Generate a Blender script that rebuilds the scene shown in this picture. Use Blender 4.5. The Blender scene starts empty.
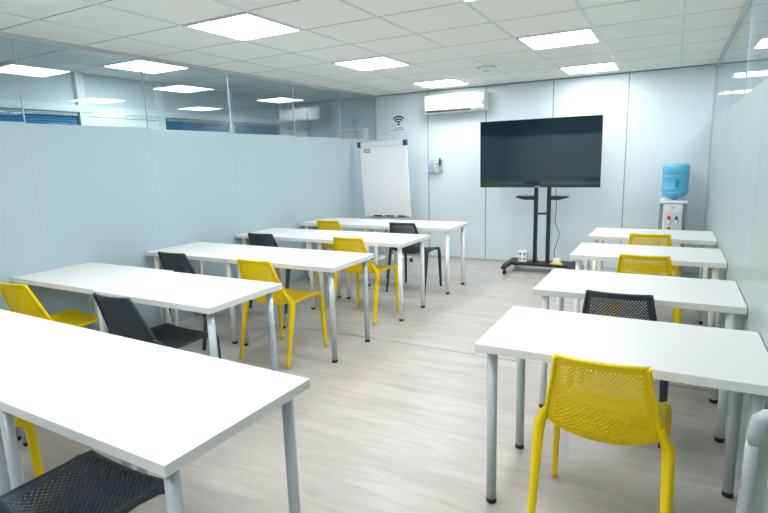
import bpy, bmesh, math, random
from mathutils import Vector, Matrix
random.seed(7)
SC = bpy.context.scene
COL = SC.collection
PI = math.pi

# ------------------------------------------------------------------ camera
YAW, PITCH, ROLL, FPX = -0.5024, -0.1840, -0.0303, 527.2
cam_d = bpy.data.cameras.new('camera'); cam = bpy.data.objects.new('camera', cam_d); COL.objects.link(cam)
fw = Vector((math.sin(YAW)*math.cos(PITCH), math.cos(YAW)*math.cos(PITCH), math.sin(PITCH)))
r0 = Vector((math.cos(YAW), -math.sin(YAW), 0)); u0 = r0.cross(fw)
rr = r0*math.cos(ROLL) + u0*math.sin(ROLL); uu = -r0*math.sin(ROLL) + u0*math.cos(ROLL)
M = Matrix((rr, uu, -fw)).transposed().to_4x4(); M.translation = Vector((0.0136, 0.0, 1.487))
cam.matrix_world = M
cam_d.sensor_width = 36.0; cam_d.lens = FPX*36.0/768.0; cam_d.clip_start = 0.02
SC.camera = cam
# ------------------------------------------------------------------ world, exposure
W = bpy.data.worlds.new('world'); SC.world = W; W.use_nodes = True
W.node_tree.nodes['Background'].inputs[0].default_value = (0.75, 0.87, 0.95, 1)
W.node_tree.nodes['Background'].inputs[1].default_value = 0.3
SC.view_settings.view_transform = 'Standard'; SC.view_settings.look = 'None'
SC.view_settings.gamma = 1.0; SC.view_settings.use_curve_mapping = False
SC.view_settings.exposure = 1.33
PANEL = 9.0      # radiance of the ceiling light panels
PANEL_COL = (0.97, 0.985, 1.0)
SIDE_PANEL = 9.0

# ------------------------------------------------------------------ materials
def mat(name, col, rough=0.5, metal=0.0, spec=0.5, coat=0.0, noise=None, bump=None, emit=None, trans=None, alpha=None):
    m = bpy.data.materials.new(name); m.use_nodes = True
    nt = m.node_tree; b = nt.nodes['Principled BSDF']
    b.inputs['Base Color'].default_value = (*col, 1); b.inputs['Roughness'].default_value = rough
    b.inputs['Metallic'].default_value = metal; b.inputs['Specular IOR Level'].default_value = spec
    b.inputs['Coat Weight'].default_value = coat
    if trans: b.inputs['Transmission Weight'].default_value = trans
    if alpha is not None: b.inputs['Alpha'].default_value = alpha
    if emit:
        b.inputs['Emission Color'].default_value = (*emit[0], 1); b.inputs['Emission Strength'].default_value = emit[1]
    tc = nt.nodes.new('ShaderNodeTexCoord')
    if noise:   # (scale, amount): faint wear / tone variation of the surface itself
        n = nt.nodes.new('ShaderNodeTexNoise'); n.inputs['Scale'].default_value = noise[0]; n.inputs['Detail'].default_value = 5
        nt.links.new(tc.outputs['Object'], n.inputs['Vector'])
        mx = nt.nodes.new('ShaderNodeMix'); mx.data_type = 'RGBA'
        mx.inputs['A'].default_value = (*[c*(1-noise[1]) for c in col], 1)
        mx.inputs['B'].default_value = (*[min(1, c*(1+noise[1])) for c in col], 1)
        nt.links.new(n.outputs['Fac'], mx.inputs['Factor']); nt.links.new(mx.outputs['Result'], b.inputs['Base Color'])
    if bump:    # (scale, strength)
        n = nt.nodes.new('ShaderNodeTexNoise'); n.inputs['Scale'].default_value = bump[0]; n.inputs['Detail'].default_value = 3
        nt.links.new(tc.outputs['Object'], n.inputs['Vector'])
        bp = nt.nodes.new('ShaderNodeBump'); bp.inputs['Strength'].default_value = bump[1]; bp.inputs['Distance'].default_value = 0.002
        nt.links.new(n.outputs['Fac'], bp.inputs['Height']); nt.links.new(bp.outputs['Normal'], b.inputs['Normal'])
    return m

M_TOP = mat('white_melamine', (0.70, 0.715, 0.705), 0.34, noise=(3, 0.012), bump=(400, 0.04))
M_LEGW = mat('white_lacquered_steel', (0.88, 0.89, 0.87), 0.3, noise=(8, 0.02))
M_LEGS = mat('silver_lacquered_steel', (0.50, 0.57, 0.60), 0.32, metal=0.15, noise=(8, 0.03))
M_CAP = mat('black_rubber', (0.015, 0.016, 0.018), 0.6, noise=(30, 0.2))
M_YEL = mat('yellow_polypropylene', (0.86, 0.63, 0.0), 0.42, spec=0.3, noise=(20, 0.03), bump=(900, 0.1))
M_GRY = mat('charcoal_polypropylene', (0.042, 0.057, 0.072), 0.45, spec=0.35, noise=(20, 0.05), bump=(900, 0.1))
M_LGR = mat('light_grey_plastic', (0.42, 0.47, 0.50), 0.35, noise=(20, 0.03))
M_ALU = mat('anodised_aluminium', (0.55, 0.60, 0.62), 0.35, metal=0.6, noise=(15, 0.04))
M_BLK = mat('black_powder_coat', (0.012, 0.016, 0.020), 0.45, noise=(60, 0.2))
M_SCR = mat('dark_screen_glass', (0.005, 0.022, 0.034), 0.05, spec=0.9, noise=(2, 0.05))
M_BEZ = mat('gloss_black_bezel', (0.02, 0.025, 0.03), 0.25, noise=(20, 0.1))
M_WPL = mat('white_plastic', (0.82, 0.85, 0.85), 0.35, noise=(10, 0.02))
M_BOARD = mat('enamel_whiteboard', (0.95, 0.96, 0.96), 0.22, noise=(3, 0.01))
M_NAVY = mat('navy_plastic', (0.02, 0.06, 0.14), 0.4, noise=(20, 0.1))
M_CGREY = mat('cooler_grey_panel', (0.26, 0.30, 0.33), 0.4, noise=(20, 0.04))
M_RED = mat('red_plastic', (0.65, 0.02, 0.03), 0.35, noise=(20, 0.05))
M_BLUE = mat('blue_plastic', (0.02, 0.15, 0.6), 0.35, noise=(20, 0.05))
M_CYAN = mat('cyan_paper', (0.02, 0.45, 0.65), 0.5, noise=(20, 0.05))
M_BLIND = mat('blue_blind_slats', (0.02, 0.22, 0.48), 0.4, noise=(8, 0.08))
M_FRAME = mat('pale_window_frame', (0.75, 0.83, 0.85), 0.4, noise=(5, 0.02))
M_CORR = mat('corridor_paint', (0.58, 0.68, 0.71), 0.6, noise=(2, 0.03))
M_DARKGLASS = mat('dark_glazing', (0.05, 0.09, 0.12), 0.15, noise=(2, 0.1))
M_SEAL = mat('grey_silicone_seal', (0.52, 0.60, 0.63), 0.5, noise=(6, 0.02))
M_CREAM = mat('cream_paint', (0.90, 0.88, 0.80), 0.45, noise=(6, 0.02))
M_WOOD = mat('brown_beam', (0.22, 0.15, 0.05), 0.5, noise=(12, 0.2))
M_TBAR = mat('white_grid_bar', (0.72, 0.76, 0.75), 0.4, noise=(5, 0.02))
M_PAPER = mat('printed_paper', (0.70, 0.83, 0.90), 0.5, noise=(40, 0.04))
M_INK = mat('black_ink', (0.01, 0.012, 0.015), 0.5, noise=(40, 0.1))
M_YCARD = mat('yellow_card', (0.75, 0.6, 0.02), 0.5, noise=(30, 0.05))
M_GLOW = mat('light_diffuser', (0.9, 0.9, 0.9), 0.5, emit=(PANEL_COL, PANEL), noise=(5, 0.01))
M_GLOW2 = mat('corridor_light_diffuser', (0.9, 0.9, 0.9), 0.5, emit=(PANEL_COL, SIDE_PANEL), noise=(5, 0.01))
M_WBLUE = mat('water_bottle_blue', (0.16, 0.58, 0.86), 0.12, trans=0.25, noise=(4, 0.06))
M_WATER = mat('blue_water', (0.01, 0.36, 0.72), 0.1, trans=0.2, noise=(4, 0.06))
M_CLEAR = mat('clear_acrylic', (0.55, 0.68, 0.74), 0.15, alpha=0.3, noise=(8, 0.04))

def nodes(m): return m.node_tree.nodes, m.node_tree.links
def wall_panel_mat(name, col):
    m = mat(name, col, 0.42, noise=(0.9, 0.015), bump=(250, 0.03)); return m
M_WALL = wall_panel_mat('pale_blue_wall_panel', (0.66, 0.755, 0.785))
M_JOINT = mat('grey_joint_profile', (0.30, 0.36, 0.39), 0.4, noise=(5, 0.05))
M_BACKUP = mat('rear_wall_upper', (0.10, 0.13, 0.15), 0.5, noise=(3, 0.2))

def glass_mat():
    m = bpy.data.materials.new('clear_partition_glass'); m.use_nodes = True
    n, l = nodes(m); n.clear()
    out = n.new('ShaderNodeOutputMaterial'); mx = n.new('ShaderNodeMixShader')
    t = n.new('ShaderNodeBsdfTransparent'); t.inputs[0].default_value = (0.90, 0.955, 0.965, 1)
    g = n.new('ShaderNodeBsdfGlossy'); g.inputs['Roughness'].default_value = 0.0; g.inputs[0].default_value = (0.95, 0.98, 1, 1)
    lw = n.new('ShaderNodeLayerWeight'); lw.inputs['Blend'].default_value = 0.5
    p = n.new('ShaderNodeMath'); p.operation = 'POWER'; p.inputs[1].default_value = 5
    a = n.new('ShaderNodeMath'); a.operation = 'MULTIPLY_ADD'; a.inputs[1].default_value = 0.94; a.inputs[2].default_value = 0.06
    l.new(lw.outputs['Facing'], p.inputs[0]); l.new(p.outputs[0], a.inputs[0]); l.new(a.outputs[0], mx.inputs[0])
    l.new(t.outputs[0], mx.inputs[1]); l.new(g.outputs[0], mx.inputs[2]); l.new(mx.outputs[0], out.inputs[0])
    return m
M_GLASS = glass_mat()

def film_mat(name, col, tcol):
    m = mat(name, col, 0.30, spec=0.5, noise=(1.3, 0.03), bump=(60, 0.02))
    n, l = nodes(m); b = n['Principled BSDF']; out = n['Material Output']
    tr = n.new('ShaderNodeBsdfTranslucent'); tr.inputs[0].default_value = (*tcol, 1)
    mx = n.new('ShaderNodeMixShader'); mx.inputs[0].default_value = 0.30
    l.new(b.outputs[0], mx.inputs[1]); l.new(tr.outputs[0], mx.inputs[2]); l.new(mx.outputs[0], out.inputs[0])
    return m
M_FILM = film_mat('frosted_film_blue', (0.53, 0.66, 0.71), (0.62, 0.76, 0.81))
M_FILM_R = film_mat('frosted_film_grey', (0.56, 0.655, 0.655), (0.68, 0.78, 0.77))

def floor_mat():
    m = mat('greige_oak_laminate', (0.5, 0.48, 0.46), 0.34, spec=0.45)
    n, l = nodes(m); b = n['Principled BSDF']; tc = n['Texture Coordinate']
    br = n.new('ShaderNodeTexBrick'); br.offset = 0.37; br.offset_frequency = 2; br.squash = 1
    br.inputs['Scale'].default_value = 1; br.inputs['Brick Width'].default_value = 1.28; br.inputs['Row Height'].default_value = 0.192
    br.inputs['Mortar Size'].default_value = 0.0012; br.inputs['Mortar Smooth'].default_value = 0.2; br.inputs['Bias'].default_value = 0.0
    br.inputs['Color1'].default_value = (0.475, 0.447, 0.415, 1); br.inputs['Color2'].default_value = (0.515, 0.488, 0.456, 1)
    br.inputs['Mortar'].default_value = (0.41, 0.385, 0.355, 1)
    l.new(tc.outputs['Object'], br.inputs['Vector'])
    mp = n.new('ShaderNodeMapping'); mp.inputs['Scale'].default_value = (1.0, 7, 1)
    l.new(tc.outputs['Object'], mp.inputs['Vector'])
    no = n.new('ShaderNodeTexNoise'); no.inputs['Scale'].default_value = 2.2; no.inputs['Detail'].default_value = 9; no.inputs['Roughness'].default_value = 0.62
    no.inputs['Distortion'].default_value = 0.9
    l.new(mp.outputs[0], no.inputs['Vector'])
    rp = n.new('ShaderNodeValToRGB'); rp.color_ramp.elements[0].position = 0.3; rp.color_ramp.elements[0].color = (0.80, 0.79, 0.78, 1)
    rp.color_ramp.elements[1].position = 0.68; rp.color_ramp.elements[1].color = (1.05, 1.05, 1.05, 1)
    l.new(no.outputs['Fac'], rp.inputs[0])
    mx = n.new('ShaderNodeMix'); mx.data_type = 'RGBA'; mx.blend_type = 'MULTIPLY'; mx.inputs['Factor'].default_value = 1
    l.new(br.outputs['Color'], mx.inputs['A']); l.new(rp.outputs[0], mx.inputs['B']); l.new(mx.outputs['Result'], b.inputs['Base Color'])
    bp = n.new('ShaderNodeBump'); bp.inputs['Strength'].default_value = 0.12; bp.inputs['Distance'].default_value = 0.002
    l.new(no.outputs['Fac'], bp.inputs['Height']); l.new(bp.outputs[0], b.inputs['Normal'])
    return m
M_FLOOR = floor_mat()

GX0, GY0, GT = -2.99, 2.70, 0.60      # ceiling grid origin and pitch
def ceil_mat():
    m = mat('mineral_ceiling_tiles', (0.66, 0.68, 0.66), 0.8, spec=0.2)
    n, l = nodes(m); b = n['Principled BSDF']; tc = n['Texture Coordinate']
    sp = n.new('ShaderNodeSeparateXYZ'); l.new(tc.outputs['Object'], sp.inputs[0])
    def linemask(sock, off, w):
        a = n.new('ShaderNodeMath'); a.operation = 'SUBTRACT'; a.inputs[1].default_value = off - 60*GT; l.new(sock, a.inputs[0])
        d = n.new('ShaderNodeMath'); d.operation = 'PINGPONG'; d.inputs[1].default_value = GT/2; l.new(a.outputs[0], d.inputs[0])
        c = n.new('ShaderNodeMath'); c.operation = 'LESS_THAN'; c.inputs[1].default_value = w; l.new(d.outputs[0], c.inputs[0]); return c
    lx = linemask(sp.outputs['X'], GX0, 0.0045); ly = linemask(sp.outputs['Y'], GY0, 0.0055)
    mxm = n.new('ShaderNodeMath'); mxm.operation = 'MAXIMUM'; l.new(lx.outputs[0], mxm.inputs[0]); l.new(ly.outputs[0], mxm.inputs[1])
    no = n.new('ShaderNodeTexNoise'); no.inputs['Scale'].default_value = 90; no.inputs['Detail'].default_value = 4; l.new(tc.outputs['Object'], no.inputs['Vector'])
    c1 = n.new('ShaderNodeMix'); c1.data_type = 'RGBA'; c1.inputs['A'].default_value = (0.84, 0.84, 0.79, 1); c1.inputs['B'].default_value = (0.90, 0.90, 0.85, 1)
    l.new(no.outputs['Fac'], c1.inputs['Factor'])
    c2 = n.new('ShaderNodeMix'); c2.data_type = 'RGBA'; c2.inputs['B'].default_value = (0.27, 0.32, 0.34, 1)
    l.new(mxm.outputs[0], c2.inputs['Factor']); l.new(c1.outputs['Result'], c2.inputs['A']); l.new(c2.outputs['Result'], b.inputs['Base Color'])
    bp = n.new('ShaderNodeBump'); bp.inputs['Strength'].default_value = 0.15; bp.inputs['Distance'].default_value = 0.002
    l.new(no.outputs['Fac'], bp.inputs['Height']); l.new(bp.outputs[0], b.inputs['Normal'])
    return m
M_CEIL = ceil_mat()

# ------------------------------------------------------------------ mesh helpers
def box(bm, x0, x1, y0, y1, z0, z1, bev=0.0, rot=None):
    vs = [bm.verts.new((x, y, z)) for x in (x0, x1) for y in (y0, y1) for z in (z0, z1)]
    q = [(0, 1, 3, 2), (4, 6, 7, 5), (0, 4, 5, 1), (2, 3, 7, 6), (0, 2, 6, 4), (1, 5, 7, 3)]
    fs = [bm.faces.new([vs[i] for i in f]) for f in q]
    if bev > 0:
        es = list({e for f in fs for e in f.edges})
        bmesh.ops.bevel(bm, geom=es, offset=bev, segments=2, affect='EDGES', profile=0.6)
    return vs
def tube(bm, pts, rad, seg=12, flat=1.0, cap=True, sq=1.0):
    """swept tube through pts; rad a number or list; flat squashes the section across its second axis"""
    pts = [Vector(p) for p in pts]; n = len(pts)
    rad = rad if isinstance(rad, (list, tuple)) else [rad]*n
    rings = []; ref = None
    for i, p in enumerate(pts):
        d = (pts[min(i+1, n-1)] - pts[max(i-1, 0)]).normalized()
        if ref is None:
            a = Vector((0, 0, 1)) if abs(d.z) < 0.9 else Vector((1, 0, 0)); ref = a
        s = d.cross(ref).normalized(); t = s.cross(d).normalized(); ref = t
        ce = [(math.cos(2*PI*(k+.5)/seg), math.sin(2*PI*(k+.5)/seg)) for k in range(seg)]
        ce = [(math.copysign(abs(c)**sq, c), math.copysign(abs(e)**sq, e)) for c, e in ce]
        rings.append([bm.verts.new(p + s*c*rad[i] + t*e*rad[i]*flat) for c, e in ce])
    for i in range(n-1):
        for k in range(seg):
            f = bm.faces.new((rings[i][k], rings[i][(k+1) % seg], rings[i+1][(k+1) % seg], rings[i+1][k])); f.smooth = True
    if cap:
        bm.faces.new(rings[0]); bm.faces.new(rings[-1])
def lathe(bm, prof, cx=0, cy=0, seg=32, squash=None):
    rings = []
    for r, z in prof:
        rings.append([bm.verts.new((cx + max(r, 1e-4)*math.cos(2*PI*k/seg), cy + max(r, 1e-4)*math.sin(2*PI*k/seg), z)) for k in range(seg)])
    for i in range(len(rings)-1):
        for k in range(seg):
            f = bm.faces.new((rings[i][k], rings[i][(k+1) % seg], rings[i+1][(k+1) % seg], rings[i+1][k])); f.smooth = True
    bm.faces.new(rings[0]); bm.faces.new(rings[-1])
def prism(bm, poly, axis, a0, a1, bev=0):
    """poly in the two other axes, extruded along axis"""
    def P(u, v, a):
        return {'x': (a, u, v), 'y': (u, a, v), 'z': (u, v, a)}[axis]
    A = [bm.verts.new(P(u, v, a0)) for u, v in poly]; B = [bm.verts.new(P(u, v, a1)) for u, v in poly]
    fs = [bm.faces.new(A), bm.faces.new(B[::-1])]
    for i in range(len(poly)):
        j = (i+1) % len(poly); fs.append(bm.faces.new((A[i], A[j], B[j], B[i])))
    if bev:
        bmesh.ops.bevel(bm, geom=list({e for f in fs for e in f.edges}), offset=bev, segments=2, affect='EDGES', profile=0.6)
def obj(name, bm, m, parent=None, xf=None):
    if xf is not None: bmesh.ops.transform(bm, matrix=xf, verts=bm.verts)
    bmesh.ops.recalc_face_normals(bm, faces=bm.faces)
    me = bpy.data.meshes.new(name); bm.to_mesh(me); bm.free()
    me.materials.append(m)
    o = bpy.data.objects.new(name, me); COL.objects.link(o)
    if parent: o.parent = parent
    return o
def B(): return bmesh.new()
def bx(name, m, dims, parent=None, bev=0.0):
    b = B(); box(b, *dims, bev=bev); return obj(name, b, m, parent)
def tb(name, m, pts, rad, parent=None, **k):
    b = B(); tube(b, pts, rad, **k); return obj(name, b, m, parent)
def tag(o, label, cat, group=None):
    o['label'] = label; o['category'] = cat
    if group: o['group'] = group
    return o
def thing(name, label, cat, loc=(0, 0, 0), rz=0.0, group=None):
    o = bpy.data.objects.new(name, None); COL.objects.link(o); o.empty_display_size = 0.1
    o.location = loc; o.rotation_euler = (0, 0, rz)
    return tag(o, label, cat, group)
def struct(o): o['kind'] = 'structure'; return o
def empty_struct(name):
    o = bpy.data.objects.new(name, None); COL.objects.link(o); o['kind'] = 'structure'; return o
def dup(root, loc, rz, label, group=None, swap=None):
    def cp(o, par):
        c = o.copy(); COL.objects.link(c)
        if par is not None: c.parent = par
        if swap and c.type == 'MESH' and c.material_slots and c.material_slots[0].material in swap:
            c.data = swapped(o.data, swap[c.material_slots[0].material])
        for ch in list(o.children): cp(ch, c)
        return c
    r = cp(root, None); r.location = loc; r.rotation_euler = (0, 0, rz); r['label'] = label
    if group: r['group'] = group
    return r
_sw = {}
def swapped(me, m):
    k = (me.name, m.name)
    if k not in _sw:
        c = me.copy(); c.materials[0] = m; _sw[k] = c
    return _sw[k]

# ------------------------------------------------------------------ room shell
XL, XR, YB, H = -4.022, 0.374, 7.218, 2.417
REAR = -1.6
CX0, CX1 = -5.27, 1.75          # corridor walls left and right
FAR = 13.0
struct(bx('floor', M_FLOOR, (CX0-0.1, CX1+0.1, REAR-0.1, FAR+0.1, -0.1, 0)))
struct(bx('ceiling', M_CEIL, (CX0-0.1, CX1+0.1, REAR-0.1, FAR+0.1, H, H+0.1)))
b = B()
for k in range(-3, 8):
    x = GX0 + GT*k
    if XL+0.05 < x < XR-0.02:
        box(b, x-0.011, x+0.011, REAR, YB, H-0.003, H-0.0002)
struct(obj('trim_1', b, M_TBAR))                         # long T-bars of the ceiling grid
wb = struct(bx('wall_back', M_WALL, (CX0, XR, YB, YB+0.1, 0, H)))
b = B()
for x in (-3.162, -2.292, -1.403, -0.523): box(b, x-0.007, x+0.007, YB-0.0015, YB+0.002, 0.03, H)
obj('panel_joint', b, M_JOINT, wb)
struct(bx('baseboard_back', M_ALU, (XL+0.02, XR-0.02, YB-0.012, YB, 0.0, 0.032)))
struct(bx('trim_2', M_JOINT, (XL+0.02, XR-0.02, YB-0.012, YB, H-0.016, H)))

def partition(name, x, side, ys, film_tops, y_end, film):
    """glass panels in a row with a frosted film on the classroom side (side=+1: room at +x)"""
    root = empty_struct(name)
    for i in range(len(ys)-1):
        y0, y1 = ys[i]+0.0025, ys[i+1]-0.0025
        g = bx('glass_panel', M_GLASS, (x-0.005, x+0.005, y0, y1, 0.045, H-0.035), root)
        xf = (x+0.0065, x+0.0075) if side > 0 else (x-0.0075, x-0.0065)
        bx('frosted_film', film, (*xf, y0-0.001, y1+0.001, 0.046, film_tops[i]), g)
    b = B()
    for y in ys[1:-1]: box(b, x-0.004, x+0.0078, y-0.0022, y+0.0022, 0.045, H-0.035)
    obj('seal_strip', b, M_SEAL, root)
    bx('top_rail', M_ALU, (x-0.018, x+0.018, ys[0], ys[-1], H-0.035, H), root)
    bx('bottom_rail', M_ALU, (x-0.018, x+0.018, ys[0], ys[-1], 0, 0.045), root)
    bx('end_post', M_ALU, (x-0.016, x+0.016, y_end-0.022, y_end-0.001, 0.045, H-0.035), root)
    return root
pl = partition('wall_left', 0, 1, [y-2 for y in (REAR, -0.86, 0.16, 1.18, 2.2, 3.21, 4.21, 5.25, 6.23, YB-0.002)], [1.82, 1.82, 1.82, 1.818, 1.812, 1.802, 1.79, 1.78, 1.768], YB-2.002, M_FILM)
pl.location = (-4.105, 2, 0); pl.rotation_euler = (0, 0, -math.atan(0.016))   # the left partition runs slightly askew
partition('wall_right', XR, -1, [2.1, 3.1, 4.12, 5.14, 6.16, YB], [1.80]*5, YB, M_FILM_R)

# rear wall behind the camera, seen only in the dark screen
struct(bx('wall_rear', M_WALL, (CX0, CX1, REAR-0.1, REAR, 0, 1.8)))
wr = struct(bx('trim_3', M_BACKUP, (CX0, CX1, REAR-0.1, REAR, 1.8, H)))
bx('beam', M_WOOD, (-2.2, 0.3, REAR, REAR+0.04, 1.95, 2.1), wr)
# right corridor beyond the glass
struct(bx('wall_right_corridor', M_CORR, (CX1, CX1+0.1, REAR, FAR, 0, H)))
struct(bx('wall_corridor_end', M_CORR, (CX0, CX1, FAR, FAR+0.1, 0, H)))
struct(bx('wall_beside_corridor', M_CORR, (XR-0.1, XR+0.0, YB+0.1, FAR, 0, H)))

# left corridor wall with frames, blinds and panels
cw = struct(bx('wall_left_corridor', M_CORR, (CX0-0.1, CX0, REAR, YB, 0, H)))
fy = [-0.6, 0.4, 1.4, 2.4, 3.37, 4.31, 5.42, 6.45]
b = B()
for y in fy: box(b, CX0, CX0+0.05, y-0.04, y+0.04, 0, H, )
box(b, CX0, CX0+0.055, REAR, YB-0.002, 2.03, 2.10)
obj('frame_grid', b, M_FRAME, cw)
n = 0
for i in range(len(fy)-1):
    n += 1
    y0, y1 = fy[i]+0.042, fy[i+1]-0.042
    if abs(fy[i]-3.37) < 0.01:       # white panel bay
        w = struct(bx('door_1', M_WPL, (CX0+0.001, CX0+0.03, y0, y1, 0.02, 1.99)))
        bx('door_frame', M_FRAME, (CX0+0.001, CX0+0.04, y0, y1, 1.992, 2.028), w)
        tb('door_handle', M_ALU, [(CX0+0.03, y0+0.07, 1.02), (CX0+0.08, y0+0.07, 1.02), (CX0+0.08, y0+0.19, 1.02)], 0.009, w)
        continue
    w = struct(bx('window_%d' % n, M_DARKGLASS, (CX0+0.001, CX0+0.006, y0, y1, 0.9, 2.026)))
    b = B()
    z = 0.95
    while z < 1.99:
        p = [(CX0+0.020, z+0.019), (CX0+0.034, z), (CX0+0.0355, z+0.001), (CX0+0.0215, z+0.020)]
        prism(b, [(q[0], q[1]) for q in p], 'y', y0+0.03, y1-0.03); z += 0.024
    obj('blind', b, M_BLIND, w)
    bx('blind_headrail', M_JOINT, (CX0+0.012, CX0+0.05, y0+0.02, y1-0.02, 1.99, 2.02), w)

w = struct(bx('door_2', M_CREAM, (CX0+0.001, CX0+0.03, 6.50, 7.12, 0.02, 1.96)))
bx('door_frame', M_FRAME, (CX0+0.001, CX0+0.045, 6.50, 7.12, 1.962, 2.028), w)
eb = thing('wall_cabinet', 'cream cabinet beyond the left glass partition, above the frosted film by the back corner', 'cabinet', (-4.40, YB-.002, 1.35))
bx('body', M_CREAM, (-.24, .24, -.16, 0, 0, .60), eb, bev=.004)
b = B()
for d in ((-.14, .14, .548, .556), (-.14, .14, .40, .408), (-.14, -.132, .408, .548), (.132, .14, .408, .548)): box(b, d[0], d[1], -.163, -.1602, d[2], d[3])
obj('hatch_outline', b, M_JOINT, eb)

# expansion strip across the floor
struct(bx('trim_4', M_JOINT, (XL+0.02, XR-0.02, 3.652, 3.664, 0.0, 0.002)))
for i, (a, c) in enumerate(((-2.10, -1.96), (-1.22, -1.05))):
    struct(bx('trim_%d' % (5+i), M_ALU, (a, c, 3.642, 3.668, 0.002, 0.004)))

# ------------------------------------------------------------------ ceiling lights
def light(x, y, label, group, glow=M_GLOW, name='ceiling_light'):
    t = thing(name, label, 'ceiling light', (x, y, H), 0, group)
    b = B(); s = 0.29; i = 0.268
    for d in ((-s, s, -s, -i), (-s, s, i, s), (-s, -i, -i, i), (i, s, -i, i)): box(b, d[0], d[1], d[2], d[3], -0.008, -0.0005)
    obj('frame', b, M_TBAR, t)
    bx('diffuser', glow, (-i, i, -i, i, -0.006, -0.001), t)
    return t
ax, bxx = GX0+0.3, GX0+0.3+1.8
y1, y2, y3 = 3.0, 4.8, 6.6
light(ax, y1, 'square lit ceiling panel nearest the left glass partition, largest of those fully in view', 'ceiling light panels')
light(ax, y2, 'square lit ceiling panel, middle one of the line towards the air conditioner', 'ceiling light panels')
light(ax, y3, 'small lit ceiling panel in front of the air conditioner near the back wall', 'ceiling light panels')
light(bxx, y1, 'lit ceiling panel cut by the top edge of the photo, only its tip showing', 'ceiling light panels')
light(bxx, y2, 'square lit ceiling panel between the detector and the right glass, second from the back wall', 'ceiling light panels')
light(bxx, y3, 'square lit ceiling panel directly above the television against the back wall', 'ceiling light panels')
for x in (ax, bxx):
    for y in (1.2, -0.6):
        light(x, y, 'square lit ceiling panel %s, on the %s line, outside the photo' % ('overhead' if y > 0 else 'behind the camera', 'left' if x < -2 else 'right'), 'ceiling light panels')
light(-4.46, 3.58, 'lit ceiling panel of the corridor seen through the clear upper left glass', 'corridor ceiling lights', M_GLOW2)
light(-4.46, 0.2, 'corridor ceiling panel left of the frame beyond the left glass', 'corridor ceiling lights', M_GLOW2)
light(0.88, 6.12, 'lit panel seen through the upper right glass, nearest and highest of three', 'right corridor lights', M_GLOW2)
light(0.88, 8.52, 'lit panel seen through the upper right glass, middle of three', 'right corridor lights', M_GLOW2)
light(0.88, 11.0, 'lit panel seen through the upper right glass, farthest and lowest of three', 'right corridor lights', M_GLOW2)
light(0.88, 3.72, 'right corridor ceiling panel outside the photo', 'right corridor lights', M_GLOW2)

# ceiling detector
t = thing('smoke_detector', 'small round white detector on the ceiling tiles', 'smoke detector', (-1.82, 5.76, H))
b = B(); lathe(b, [(0.095, -0.0005), (0.1, -0.012), (0.085, -0.03), (0.0, -0.034)]); obj('body', b, M_WPL, t)
b = B(); lathe(b, [(0.04, -0.034), (0.038, -0.046), (0.0, -0.05)]); obj('sensor_cap', b, M_TBAR, t)

# ------------------------------------------------------------------ tables
TOPZ, TH = 0.734, 0.034
def make_table(name, label, w, legm, loc, rz=0.0):
    t = thing(name, label, 'table', loc, rz, 'white classroom desks')
    bx('tabletop', M_TOP, (0, w, 0, 0.60, TOPZ-TH, TOPZ), t, bev=0.0015)
    for x in (0.058, w-0.058):
        for y in (0.058, 0.542):
            b = B(); lathe(b, [(0.021, 0.02), (0.021, TOPZ-TH-0.006)], x, y, 20); lg = obj('leg', b, legm, t)
            b = B(); lathe(b, [(0.019, 0.0), (0.022, 0.003), (0.022, 0.022)], x, y, 20); obj('foot_cap', b, M_CAP, lg)
            b = B(); lathe(b, [(0.042, TOPZ-TH-0.006), (0.042, TOPZ-TH-0.0005)], x, y, 20); obj('mounting_plate', b, legm, lg)
    return t
W_, S_ = M_LEGW, M_LEGS
tables = [
 (-1.065, .805, 1.0, S_, 'largest white desk in the left foreground, nearest the camera, on silver legs'),
 (-2.066, .805, 1.0, S_, 'white desk joined to the left of the foreground desk, cut by the left edge'),
 (-3.067, .805, 1.0, S_, 'sliver of white desk at the left edge, end of the foreground row by the glass'),
 (-2.107, 1.917, 1.008, S_, 'white desk of the second left row with the charcoal chair at it, aisle end'),
 (-3.117, 1.940, .968, S_, 'white desk of the second left row against the frosted glass, with yellow chair'),
 (-2.07, 3.03, 1.0, S_, 'white desk of the third left row, aisle end, two silver legs beside a yellow chair'),
 (-3.073, 3.03, .99, W_, 'white desk of the third left row, against the frosted glass, charcoal chair behind it'),
 (-2.065, 4.13, 1.0, W_, 'white desk of the fourth left row, aisle end, yellow chair tucked under it'),
 (-3.068, 4.13, .98, W_, 'white desk of the fourth left row against the frosted glass'),
 (-2.035, 5.20, 1.0, W_, 'white desk of the rearmost left row with charcoal chair, in front of flip chart'),
 (-3.038, 5.20, .98, W_, 'white desk of the rearmost left row against the frosted glass, with yellow chair'),
 (.362, 1.965, 1.02, S_, 'large white desk on the right with the foreground yellow chair, grey steel legs'),
 (.362, 2.95, 1.01, W_, 'white desk on the right with the charcoal chair, second from the camera'),
 (.362, 4.085, 1.0, W_, 'white desk on the right, third from the camera, yellow chair tucked under it'),
 (.362, 5.085, 1.0, W_, 'white desk on the right farthest from the camera, in front of the water cooler'),
]
for xr, y, w, lm, lb in tables:
    if y < 1:        # the foreground row stands very slightly askew
        a = math.radians(-1.3); px, py = -1.080, .797; d = xr - w + 1.065
        make_table('desk', lb, w, lm, (px + d*math.cos(a), py + d*math.sin(a), 0), a)
    else:
        make_table('desk', lb, w, lm, (xr-w, y, 0))

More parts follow.
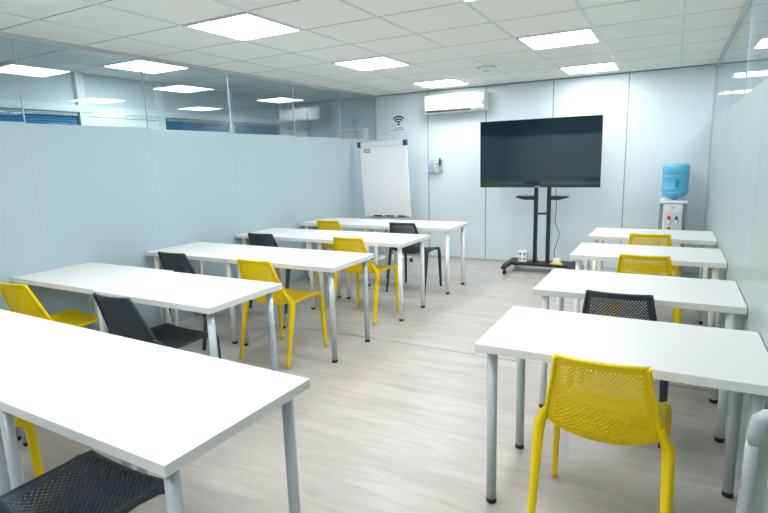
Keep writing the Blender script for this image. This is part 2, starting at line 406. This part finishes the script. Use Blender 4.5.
# ------------------------------------------------------------------ chairs
def lerp_path(P, t):
    n = len(P)-1; f = min(max(t, 0), 1)*n; i = min(int(f), n-1); f -= i
    p0 = P[max(i-1, 0)]; p1 = P[i]; p2 = P[i+1]; p3 = P[min(i+2, n)]
    return [0.5*((2*p1[k]) + (-p0[k]+p2[k])*f + (2*p0[k]-5*p1[k]+4*p2[k]-p3[k])*f*f + (-p0[k]+3*p1[k]-3*p2[k]+p3[k])*f**3) for k in range(len(p1))]
#        centre (y,z)        edge (y,z)       half width
PROF = [(.258, .428, .250, .450, .203), (.235, .445, .235, .459, .205), (.120, .434, .120, .459, .206), (.000, .424, .000, .459, .207),
        (-.095, .427, -.070, .461, .206), (-.158, .446, -.125, .480, .200), (-.190, .505, -.160, .532, .190),
        (-.216, .595, -.190, .608, .176), (-.250, .700, -.226, .700, .159), (-.288, .794, -.264, .794, .144)]
# resample by arc length so that the holes come out even
def prof_table(n=400):
    pts = [lerp_path(PROF, i/n) for i in range(n+1)]; s = [0]
    for a, c in zip(pts, pts[1:]): s.append(s[-1] + math.hypot(c[0]-a[0], c[1]-a[1]))
    return pts, s
_pp, _ss = prof_table()
def prof_at(v):
    tgt = v*_ss[-1]; lo, hi = 0, len(_ss)-1
    while hi-lo > 1:
        mid = (lo+hi)//2
        if _ss[mid] <= tgt: lo = mid
        else: hi = mid
    f = (tgt-_ss[lo])/max(_ss[hi]-_ss[lo], 1e-9)
    return [a+(c-a)*f for a, c in zip(_pp[lo], _pp[hi])]
def surf(u, v):
    cy, cz, ey, ez, w = prof_at(v)
    k = abs(u)**2.2
    # rounded top corners
    return Vector((u*w, cy+(ey-cy)*k, cz+(ez-cz)*k))
def shell_bm():
    NU, NV = 40, 76
    bm = B(); V = [[bm.verts.new(surf(-1+2*i/NU, j/NV)) for i in range(NU+1)] for j in range(NV+1)]
    hole = 0.40
    for j in range(NV):
        for i in range(NU):
            q = (V[j][i], V[j][i+1], V[j+1][i+1], V[j+1][i])
            solid = (i < 3 or i >= NU-3 or j < 3 or j >= NV-3 or (i+j) % 2)
            if solid: bm.faces.new(q); continue
            u0, u1, v0, v1 = -1+2*i/NU, -1+2*(i+1)/NU, j/NV, (j+1)/NV
            um, vm, du, dv = (u0+u1)/2, (v0+v1)/2, (u1-u0)*hole*1.12, (v1-v0)*hole*1.12
            r = [bm.verts.new(surf(um+a*du, vm+c*dv)) for a, c in ((-1, -1), (1, -1), (1, 1), (-1, 1))]
            for k in range(4): bm.faces.new((q[k], q[(k+1) % 4], r[(k+1) % 4], r[k]))
    bmesh.ops.recalc_face_normals(bm, faces=bm.faces)
    bmesh.ops.solidify(bm, geom=bm.faces[:], thickness=0.0065)
    return bm
def make_chair(label, m, loc, rz=0.0):
    t = thing('perforated_chair', label, 'chair', loc, rz, 'perforated plastic chairs')
    obj('shell', shell_bm(), m, t)
    # frame: side rails running down the backrest edge and along the seat edge, top rail and front lip
    b = B()
    N = 40
    for s in (-1, 1):
        pts = [surf(s, i/N) + Vector((s*0.002, 0, 0)) for i in range(N+1)]
        tube(b, pts, [0.0085]*(N+1), 10, flat=1.25)
    tube(b, [surf(-1+2*i/16, 1) for i in range(17)], 0.0065, 10)
    tube(b, [surf(-1+2*i/16, 0) for i in range(17)], 0.0065, 10)
    obj('rim', b, m, t)
    for s in (-1, 1):
        # rear leg: shoulder bulging out of the rail, then splaying back to the floor
        pts = [(s*.194, -.172, .545), (s*.204, -.150, .510), (s*.221, -.128, .462), (s*.224, -.136, .42), (s*.227, -.177, .24), (s*.230, -.225, .03), (s*.231, -.232, .0)]
        b = B(); tube(b, pts, [.007, .013, .020, .0185, .0155, .012, .0118], 16, flat=1.15, sq=.55); obj('leg', b, m, t)
        pts = [(s*.208, .12, .458), (s*.211, .20, .457), (s*.214, .238, .445), (s*.216, .246, .41), (s*.221, .251, .22), (s*.226, .256, .02), (s*.2265, .256, .0)]
        b = B(); tube(b, pts, [.006, .012, .016, .016, .0145, .012, .0118], 16, flat=1.1, sq=.55); obj('leg', b, m, t)
    return t
c0 = make_chair('yellow perforated chair in the right foreground, backrest towards the camera', M_YEL, (-.165, 2.075, 0), 0)
chairs = [
 ('y', -2.605, 3.075, 0, 'yellow chair at the third left row, aisle side, whole side and three legs visible'),
 ('y', -2.53, 4.22, 0, 'yellow chair at the fourth left row, aisle side, just behind the table end'),
 ('g', -2.53, 5.32, 0, 'charcoal chair at the rearmost left row in front of the flip chart'),
 ('y', -3.49, 5.30, 0, 'yellow chair at the rearmost left row near the frosted glass, mostly hidden by desks'),
 ('g', -3.53, 4.19, 0, 'charcoal chair at the fourth left row near the frosted glass, only its back showing'),
 ('g', -3.48, 3.09, 0, 'charcoal chair at the third left row near the frosted glass, behind a desk'),
 ('g', -2.64, 1.99, 0, 'charcoal chair at the second left row, seat and backrest showing behind foreground desk'),
 ('y', -3.58, 1.95, .05, 'yellow chair at the left edge, second row, by the frosted glass'),
 ('g', -1.595, .785, 0, 'black perforated seat under the foreground desk at the bottom left corner'),
 ('y', -2.52, .83, 0, 'yellow chair under the foreground desk, only one leg visible at left edge'),
 ('g', -.19, 3.04, 0, 'charcoal chair in the right block, its backrest directly behind the foreground desk'),
 ('y', -.125, 4.14, 0, 'yellow chair in the right block, larger of the two seen from behind near the cooler'),
 ('y', -.13, 5.17, 0, 'yellow chair in the right block at the farthest desk, in front of the water cooler'),
]
for k, x, y, rz, lb in chairs:
    dup(c0, (x, y, 0), rz, lb, swap={M_YEL: M_GRY} if k == 'g' else None)

# light grey armchair standing sideways in the doorway: only the front corner of one armrest is in the frame
t = thing('armchair', 'light grey plastic armchair, only one armrest corner visible at the bottom right edge', 'chair', (.55, 1.57, 0), PI/2)
AR, AS = .045, .27
for s in (-1, 1):
    tb('arm', M_LGR, [(s*AS, -.24, .685), (s*AS, -.05, .688), (s*AS, .20, .688), (s*AS, .245, .684), (s*AS, .262, .668), (s*AS, .27, .62), (s*AS, .272, .59)], [.02, .022, .025, .026, .026, .022, .019], t, seg=16, flat=.8, sq=.7)
    tb('leg', M_LGR, [(s*AS, .272, .60), (s*AS, .273, .45), (s*(AS+.005), .285, .2), (s*(AS+.01), .295, 0)], [.019, .019, .017, .014], t, seg=14)
    tb('leg', M_LGR, [(s*(AS-.01), -.24, .69), (s*AS, -.235, .45), (s*(AS+.005), -.26, .2), (s*(AS+.01), -.285, 0)], [.019, .019, .017, .014], t, seg=14)
b = B(); box(b, -.235, .235, -.22, .14, .415, .445, bev=.012); obj('seat', b, M_LGR, t)
for s in (-1, 1): bx('seat_rail', M_LGR, (min(s*.23, s*.275), max(s*.23, s*.275), -.24, .16, .405, .44), t, bev=.008)
b = B(); prism(b, [(-.20, .46), (-.225, .46), (-.31, .84), (-.29, .845)], 'x', -.23, .23, bev=.006); obj('backrest', b, M_LGR, t)

# ------------------------------------------------------------------ television on its wheeled stand
tv = thing('television', 'large flat black television switched off, on the wheeled stand', 'television', (-1.452, 6.62, 1.49), 0)
w2, h2 = .722, .410
tv.rotation_euler = (math.radians(0.55), 0, 0)
bx('housing', M_BLK, (-w2+.02, w2-.02, .018, .055, -h2+.02, h2-.02), tv, bev=.008)
bx('screen', M_SCR, (-w2+.007, w2-.007, .0, .018, -h2+.014, h2-.006), tv)
b = B()
for d in ((-w2, w2, -h2, -h2+.014), (-w2, w2, h2-.006, h2), (-w2, -w2+.007, -h2+.014, h2-.006), (w2-.007, w2, -h2+.014, h2-.006)): box(b, d[0], d[1], -.003, .02, d[2], d[3])
obj('bezel', b, M_BEZ, tv)
bx('maker_badge', M_ALU, (-.03, .03, -.0045, -.003, -h2+.003, -h2+.011), tv)

st = thing('tv_stand', 'black wheeled television stand with two columns and small side shelves', 'television stand', (-1.407, 6.74, 0))
for s in (-1, 1):
    b = B(); box(b, s*.079-.022, s*.079+.022, -.025, .025, .128, 1.45, bev=.004); obj('column', b, M_BLK, st)
    b = B(); prism(b, [(s*.10, .925), (s*.10, .968), (s*.31, .968), (s*.31, .952), (s*.21, .925)], 'y', -.10, .06); 
    obj('side_shelf', b, M_BLK, st)
    b = B(); prism(b, [(-.36, .075), (-.36, .105), (-.26, .128), (.20, .128), (.30, .105), (.30, .075), (.2, .085), (-.26, .085)], 'x', s*.385-.03, s*.385+.03); lg = obj('base_leg', b, M_BLK, st)
    for y in (-.32, .26):
        b = B(); tube(b, [(s*.385, y, .082), (s*.385, y, .055)], .012, 10); tube(b, [(s*.385-.016, y+.012, .029), (s*.385+.016, y+.012, .029)], .029, 18); obj('castor', b, M_CAP, lg)
bx('cross_brace', M_BLK, (-.057, .057, -.012, .012, .735, .758), st)
bx('cross_brace', M_BLK, (-.057, .057, -.012, .012, 1.20, 1.225), st)
bx('base_deck', M_BLK, (-.355, .355, -.12, .16, .09, .126), st, bev=.004)
bx('mount_plate', M_BLK, (-.25, .25, -.062, -.026, 1.36, 1.62), st)
b = B()
tube(b, [(.118, .075, 1.05), (.13, .075, .8), (.12, .075, .62), (.18, .075, .46), (.15, .075, .35), (.12, .075, .24), (.135, .085, .01)], .004, 6)
tag(obj('power_cable', b, M_BLK, None, Matrix.Translation((-1.407, 6.88, 0))), 'thin black cable hanging beside the right column of the television stand', 'cable')
so = thing('socket_tower', 'white cube power socket tower on the left of the stand base', 'power socket', (-1.625, 6.70, .1275))
b = B(); box(b, -.055, .055, -.05, .05, 0, .145, bev=.012); obj('body', b, M_WPL, so)
for x in (-.027, .027):
    for z in (.105, .045):
        b = B(); tube(b, [(x, -.0515, z), (x, -.0495, z)], .019, 16); obj('socket', b, M_JOINT, so)
bo = bx('white_box', M_WPL, (-1.345+.09, -1.16, 6.70, 6.78, .1265, .185), None, bev=.004); tag(bo, 'small white box on the right of the television stand base', 'box')
ps = thing('power_strip', 'low white power strip lying on the stand base between the columns', 'power strip', (-1.47, 6.80, .127))
bx('body', M_WPL, (-.11, .11, -.025, .025, 0, .045), ps, bev=.006)
for i in range(3):
    b = B(); tube(b, [(-.07+.07*i, 0, .0455), (-.07+.07*i, 0, .0465)], .017, 14); obj('socket', b, M_JOINT, ps)
yc = bx('yellow_card', M_YCARD, (-1.27, -1.13, 6.63, 6.695, .1265, .136)); tag(yc, 'small yellow card lying on the front of the television stand base', 'card')

# ------------------------------------------------------------------ flip chart
fc = thing('flip_chart', 'white flip chart board with navy corners on a wheeled star base', 'flip chart', (-3.53, 6.60, 0), 0)
tilt = Matrix.Translation((0, -.05, 1.2)) @ Matrix.Rotation(math.radians(4.2), 4, 'X') @ Matrix.Rotation(math.radians(-0.6), 4, 'Y')
def fpart(name, m, dims, parent, bev=0):
    b = B(); box(b, *dims, bev=bev); return obj(name, b, m, parent, tilt)
fpart('board', M_BOARD, (-.365, .365, -.012, .008, -.52, .50), fc)
cb = fpart('clamp_bar', M_WPL, (-.33, .33, -.045, -.0125, .455, .52), fc, .008)
for s in (-1, 1):
    a, c = (s*.331, s*.382) if s > 0 else (s*.382, s*.331)
    fpart('corner_cap', M_NAVY, (a, c, -.046, .012, .45, .525), cb, .006)
bl = fpart('maker_label', M_CGREY, (-.30, -.195, -.0145, -.0122, .375, .425), fc)
b = B()
for i in range(4): box(b, -.29+.024*i, -.275+.024*i, -.0155, -.0146, .39, .41)
obj('label_mark', b, M_WPL, bl, tilt)
tr = fpart('pen_tray', M_JOINT, (-.28, .36, -.06, -.0125, -.535, -.521), fc)
b = B(); tube(b, [(0, 0.045, .06), (0, 0.045, 1.15)], .017, 14); obj('pole', b, M_ALU, fc)
for k in range(5):
    a = 2*PI*k/5 + .5
    e = (math.cos(a)*.32, math.sin(a)*.32)
    lg = tb('base_arm', M_WPL, [(0, 0, .085), (e[0]*.5, e[1]*.5, .08), (e[0], e[1], .065)], [.02, .017, .013], fc, seg=10)
    b = B(); tube(b, [(e[0], e[1], .06), (e[0], e[1], .045)], .008, 8); tube(b, [(e[0]-.014, e[1], .026), (e[0]+.014, e[1], .026)], .026, 16); obj('castor', b, M_CAP, lg)
# marker pens on the tray (resting on its upper face)
R = Matrix.Translation((-3.53, 6.60, 0)) @ tilt
def pen(x0, m, lab):
    t = bpy.data.objects.new('marker_pen', None); COL.objects.link(t); t.matrix_world = R @ Matrix.Translation((x0, -.04, -.5115)); tag(t, lab, 'marker pen', 'marker pens on the flip chart tray')
    b = B(); tube(b, [(0, 0, 0), (.09, 0, 0)], .009, 12); obj('barrel', b, M_BLK, t)
    b = B(); tube(b, [(.0905, 0, 0), (.135, 0, 0)], .0095, 12); obj('cap', b, m, t)
pen(-.20, M_BLK, 'black marker pen at the left end of the flip chart tray')
pen(-.02, M_BLUE, 'dark marker pen in the middle of the flip chart tray')
pen(.18, M_RED, 'marker pen with a red cap at the right end of the flip chart tray')

# ------------------------------------------------------------------ air conditioner
ac = thing('air_conditioner', 'white split air conditioner high on the back wall', 'air conditioner', (-2.69, YB, 2.207))
b = B()
prism(b, [(-.001, -.125), (-.001, .125), (-.16, .125), (-.195, .105), (-.205, .06), (-.20, -.075), (-.17, -.115), (-.12, -.128)], 'x', -.43, .37, bev=.004); obj('body', b, M_WPL, ac)
b = B()
prism(b, [(-.001, -.122), (-.001, .122), (-.155, .122), (-.19, .10), (-.198, .06), (-.195, -.075), (-.165, -.112), (-.12, -.124)], 'x', .372, .43, bev=.006); obj('end_cover', b, M_WPL, ac)
bx('vent_slot', M_BLK, (-.40, .24, -.206, -.165, -.112, -.090), ac)
fl = B(); prism(fl, [(-.203, -.100), (-.175, -.122), (-.173, -.117), (-.203, -.094)], 'x', -.38, .24); obj('louver', fl, M_WPL, ac)
bx('display_window', M_CGREY, (.28, .35, -.2055, -.19, -.10, -.085), ac)
bx('badge', M_CGREY, (.40, .425, -.2, -.196, -.05, .01), ac)

# ------------------------------------------------------------------ wifi sign and wall holder
ws = thing('wifi_sign', 'black wireless symbol with a small printed strip on the back wall', 'sign', (-3.635, YB, 2.0))
def arc(b, r, th, a0, a1, y0=-.003, y1=-.0005, n=20, cz=0):
    poly = []
    for i in range(n+1):
        a = a0+(a1-a0)*i/n; poly.append((r*math.cos(a), cz+r*math.sin(a)))
    for i in range(n, -1, -1):
        a = a0+(a1-a0)*i/n; poly.append(((r-th)*math.cos(a), cz+(r-th)*math.sin(a)))
    for i in range(n):
        j = i+1; q = [poly[i], poly[j], poly[2*n+1-j], poly[2*n+1-i]]
        prism(b, q, 'y', y0, y1)
for r in (.128, .09, .052):
    b = B(); arc(b, r, .021, math.radians(42), math.radians(138), cz=-.025); obj('signal_arc', b, M_INK, ws)
b = B(); tube(b, [(0, -.003, -.022), (0, -.0005, -.022)], .018, 16); obj('signal_dot', b, M_INK, ws)
lp = bx('label_strip', M_PAPER, (-.145, .150, -.002, -.0005, -.125, -.055), ws)
b = B(); x = -.075
for wd in (.012, .018, .008, .02, .014, .02, .012, .018):
    box(b, x, x+wd, -.0028, -.0021, -.082, -.070); x += wd+.005
obj('label_text', b, M_BLUE, lp)
b = B(); x = -.10
for wd in [.018, .012, .022, .016, .01, .02, .014, .018, .012]:
    box(b, x, x+wd, -.0028, -.0021, -.108, -.098); x += wd+.006
obj('label_text', b, M_INK, lp)
b = B(); box(b, -.135, -.107, -.0028, -.0021, -.109, -.097); obj('label_mark', b, M_RED, lp)

wh = thing('wall_holder', 'clear acrylic holder fixed to the back wall beside the panel joint', 'wall holder', (-3.035, YB, 1.26))
b = B()
box(b, -.10, .10, -.004, -.0005, 0, .18); box(b, -.10, .10, -.06, -.004, 0, .004); box(b, -.10, .10, -.063, -.06, 0, .09)
box(b, -.10, -.097, -.06, -.004, .004, .12); box(b, .097, .10, -.06, -.004, .004, .12); obj('tray', b, M_CLEAR, wh)
rc = thing('remote_control', 'white remote control standing in the clear wall holder', 'remote control', (-3.03, YB-.03, 1.2645))
b = B(); box(b, -.028, .028, -.011, .011, 0, .155, bev=.004); obj('body', b, M_WPL, rc)
bx('display', M_JOINT, (-.018, .018, -.0125, -.011, .11, .14), rc)
b = B()
for i in range(2):
    for j in range(3): box(b, -.018+.02*i, -.004+.02*i, -.0125, -.011, .03+.022*j, .042+.022*j)
obj('button', b, M_CGREY, rc)
mk = thing('marker_pen', 'dark marker pen standing upright in the clear wall holder', 'marker pen', (-2.967, YB-.03, 1.2645))
b = B(); lathe(b, [(.012, 0), (.013, .01), (.013, .12)], seg=14); obj('barrel', b, M_NAVY, mk)
b = B(); lathe(b, [(.0125, .1205), (.012, .19), (.006, .205)], seg=14); obj('cap', b, M_INK, mk)
tp = thing('tape_roll', 'small cyan roll in the left of the clear wall holder', 'tape', (-3.092, YB-.03, 1.30))
b = B(); tube(b, [(0.03*math.cos(a*PI/12)*.9, 0, .03*math.sin(a*PI/12)) for a in range(25)], .010, 10, cap=False); obj('roll', b, M_CYAN, tp)

# ------------------------------------------------------------------ water cooler
wc = thing('water_cooler', 'white water cooler with grey sides by the back wall', 'water cooler', (.03, 6.92, 0))
b = B(); box(b, -.10, .10, -.14, .13, .02, .885, bev=.02); obj('body', b, M_WPL, wc)
for s in (-1, 1):
    a, c = (s*.101, s*.138) if s > 0 else (s*.138, s*.101)
    b = B(); box(b, a, c, -.12, .13, .02, .875, bev=.012); obj('side_panel', b, M_CGREY, wc)
b = B(); box(b, -.142, .142, -.15, .135, .886, .925, bev=.016); obj('top_cover', b, M_WPL, wc)
bx('tap_recess', M_TBAR, (-.078, .078, -.144, -.1405, .56, .80), wc, bev=.001)
for x, m_, lab in ((-.035, M_RED, 'red-levered hot tap'), (.04, M_BLUE, 'blue-levered cold tap')):
    b = B(); tube(b, [(x, -.145, .70), (x, -.185, .70), (x, -.19, .655)], .012, 12); tp_ = obj('tap', b, M_WPL, wc); tp_['label'] = lab
    b = B(); prism(b, [(x-.018, .712), (x+.018, .712), (x+.010, .75), (x-.010, .755)], 'y', -.192, -.165); obj('tap_lever', b, m_, tp_)
bx('warning_sticker', M_RED, (-.045, -.015, -.1465, -.1445, .595, .62), wc)
b = B()
for i, wd in enumerate((.03, .045)): box(b, -.01-wd/2+.01, -.01+wd/2+.01, -.142, -.1405, .825+.018*i, .832+.018*i)
obj('lettering', b, M_CGREY, wc)
bx('drip_tray', M_CGREY, (-.08, .08, -.21, -.141, .50, .53), wc)
for x in (-.09, .09):
    for y in (-.11, .10):
        b = B(); lathe(b, [(.012, 0), (.014, .02)], x, y, 10); obj('foot', b, M_CAP, wc)
wbt = thing('water_bottle', 'large blue water bottle upside down on the cooler', 'water bottle', (.035, 6.905, .926))
R0 = .137
prof = [(.03, 0.0), (.035, .012), (.08, .022), (.122, .045), (R0, .075), (R0, .088), (R0-.006, .094), (R0, .10), (R0, .128), (R0-.004, .136), (R0-.004, .236), (R0, .244), (R0, .262), (R0-.006, .27), (R0, .278), (R0, .36), (R0-.012, .378), (R0-.035, .386), (.0, .38)]
prof = [(r, z*1.04) for r, z in prof]
b = B(); lathe(b, prof, seg=40); obj('shell', b, M_WBLUE, wbt)
bx('grip', M_WATER, (-.0, .032, -R0-.006, -R0+.02, .145, .235), wbt, bev=.006)
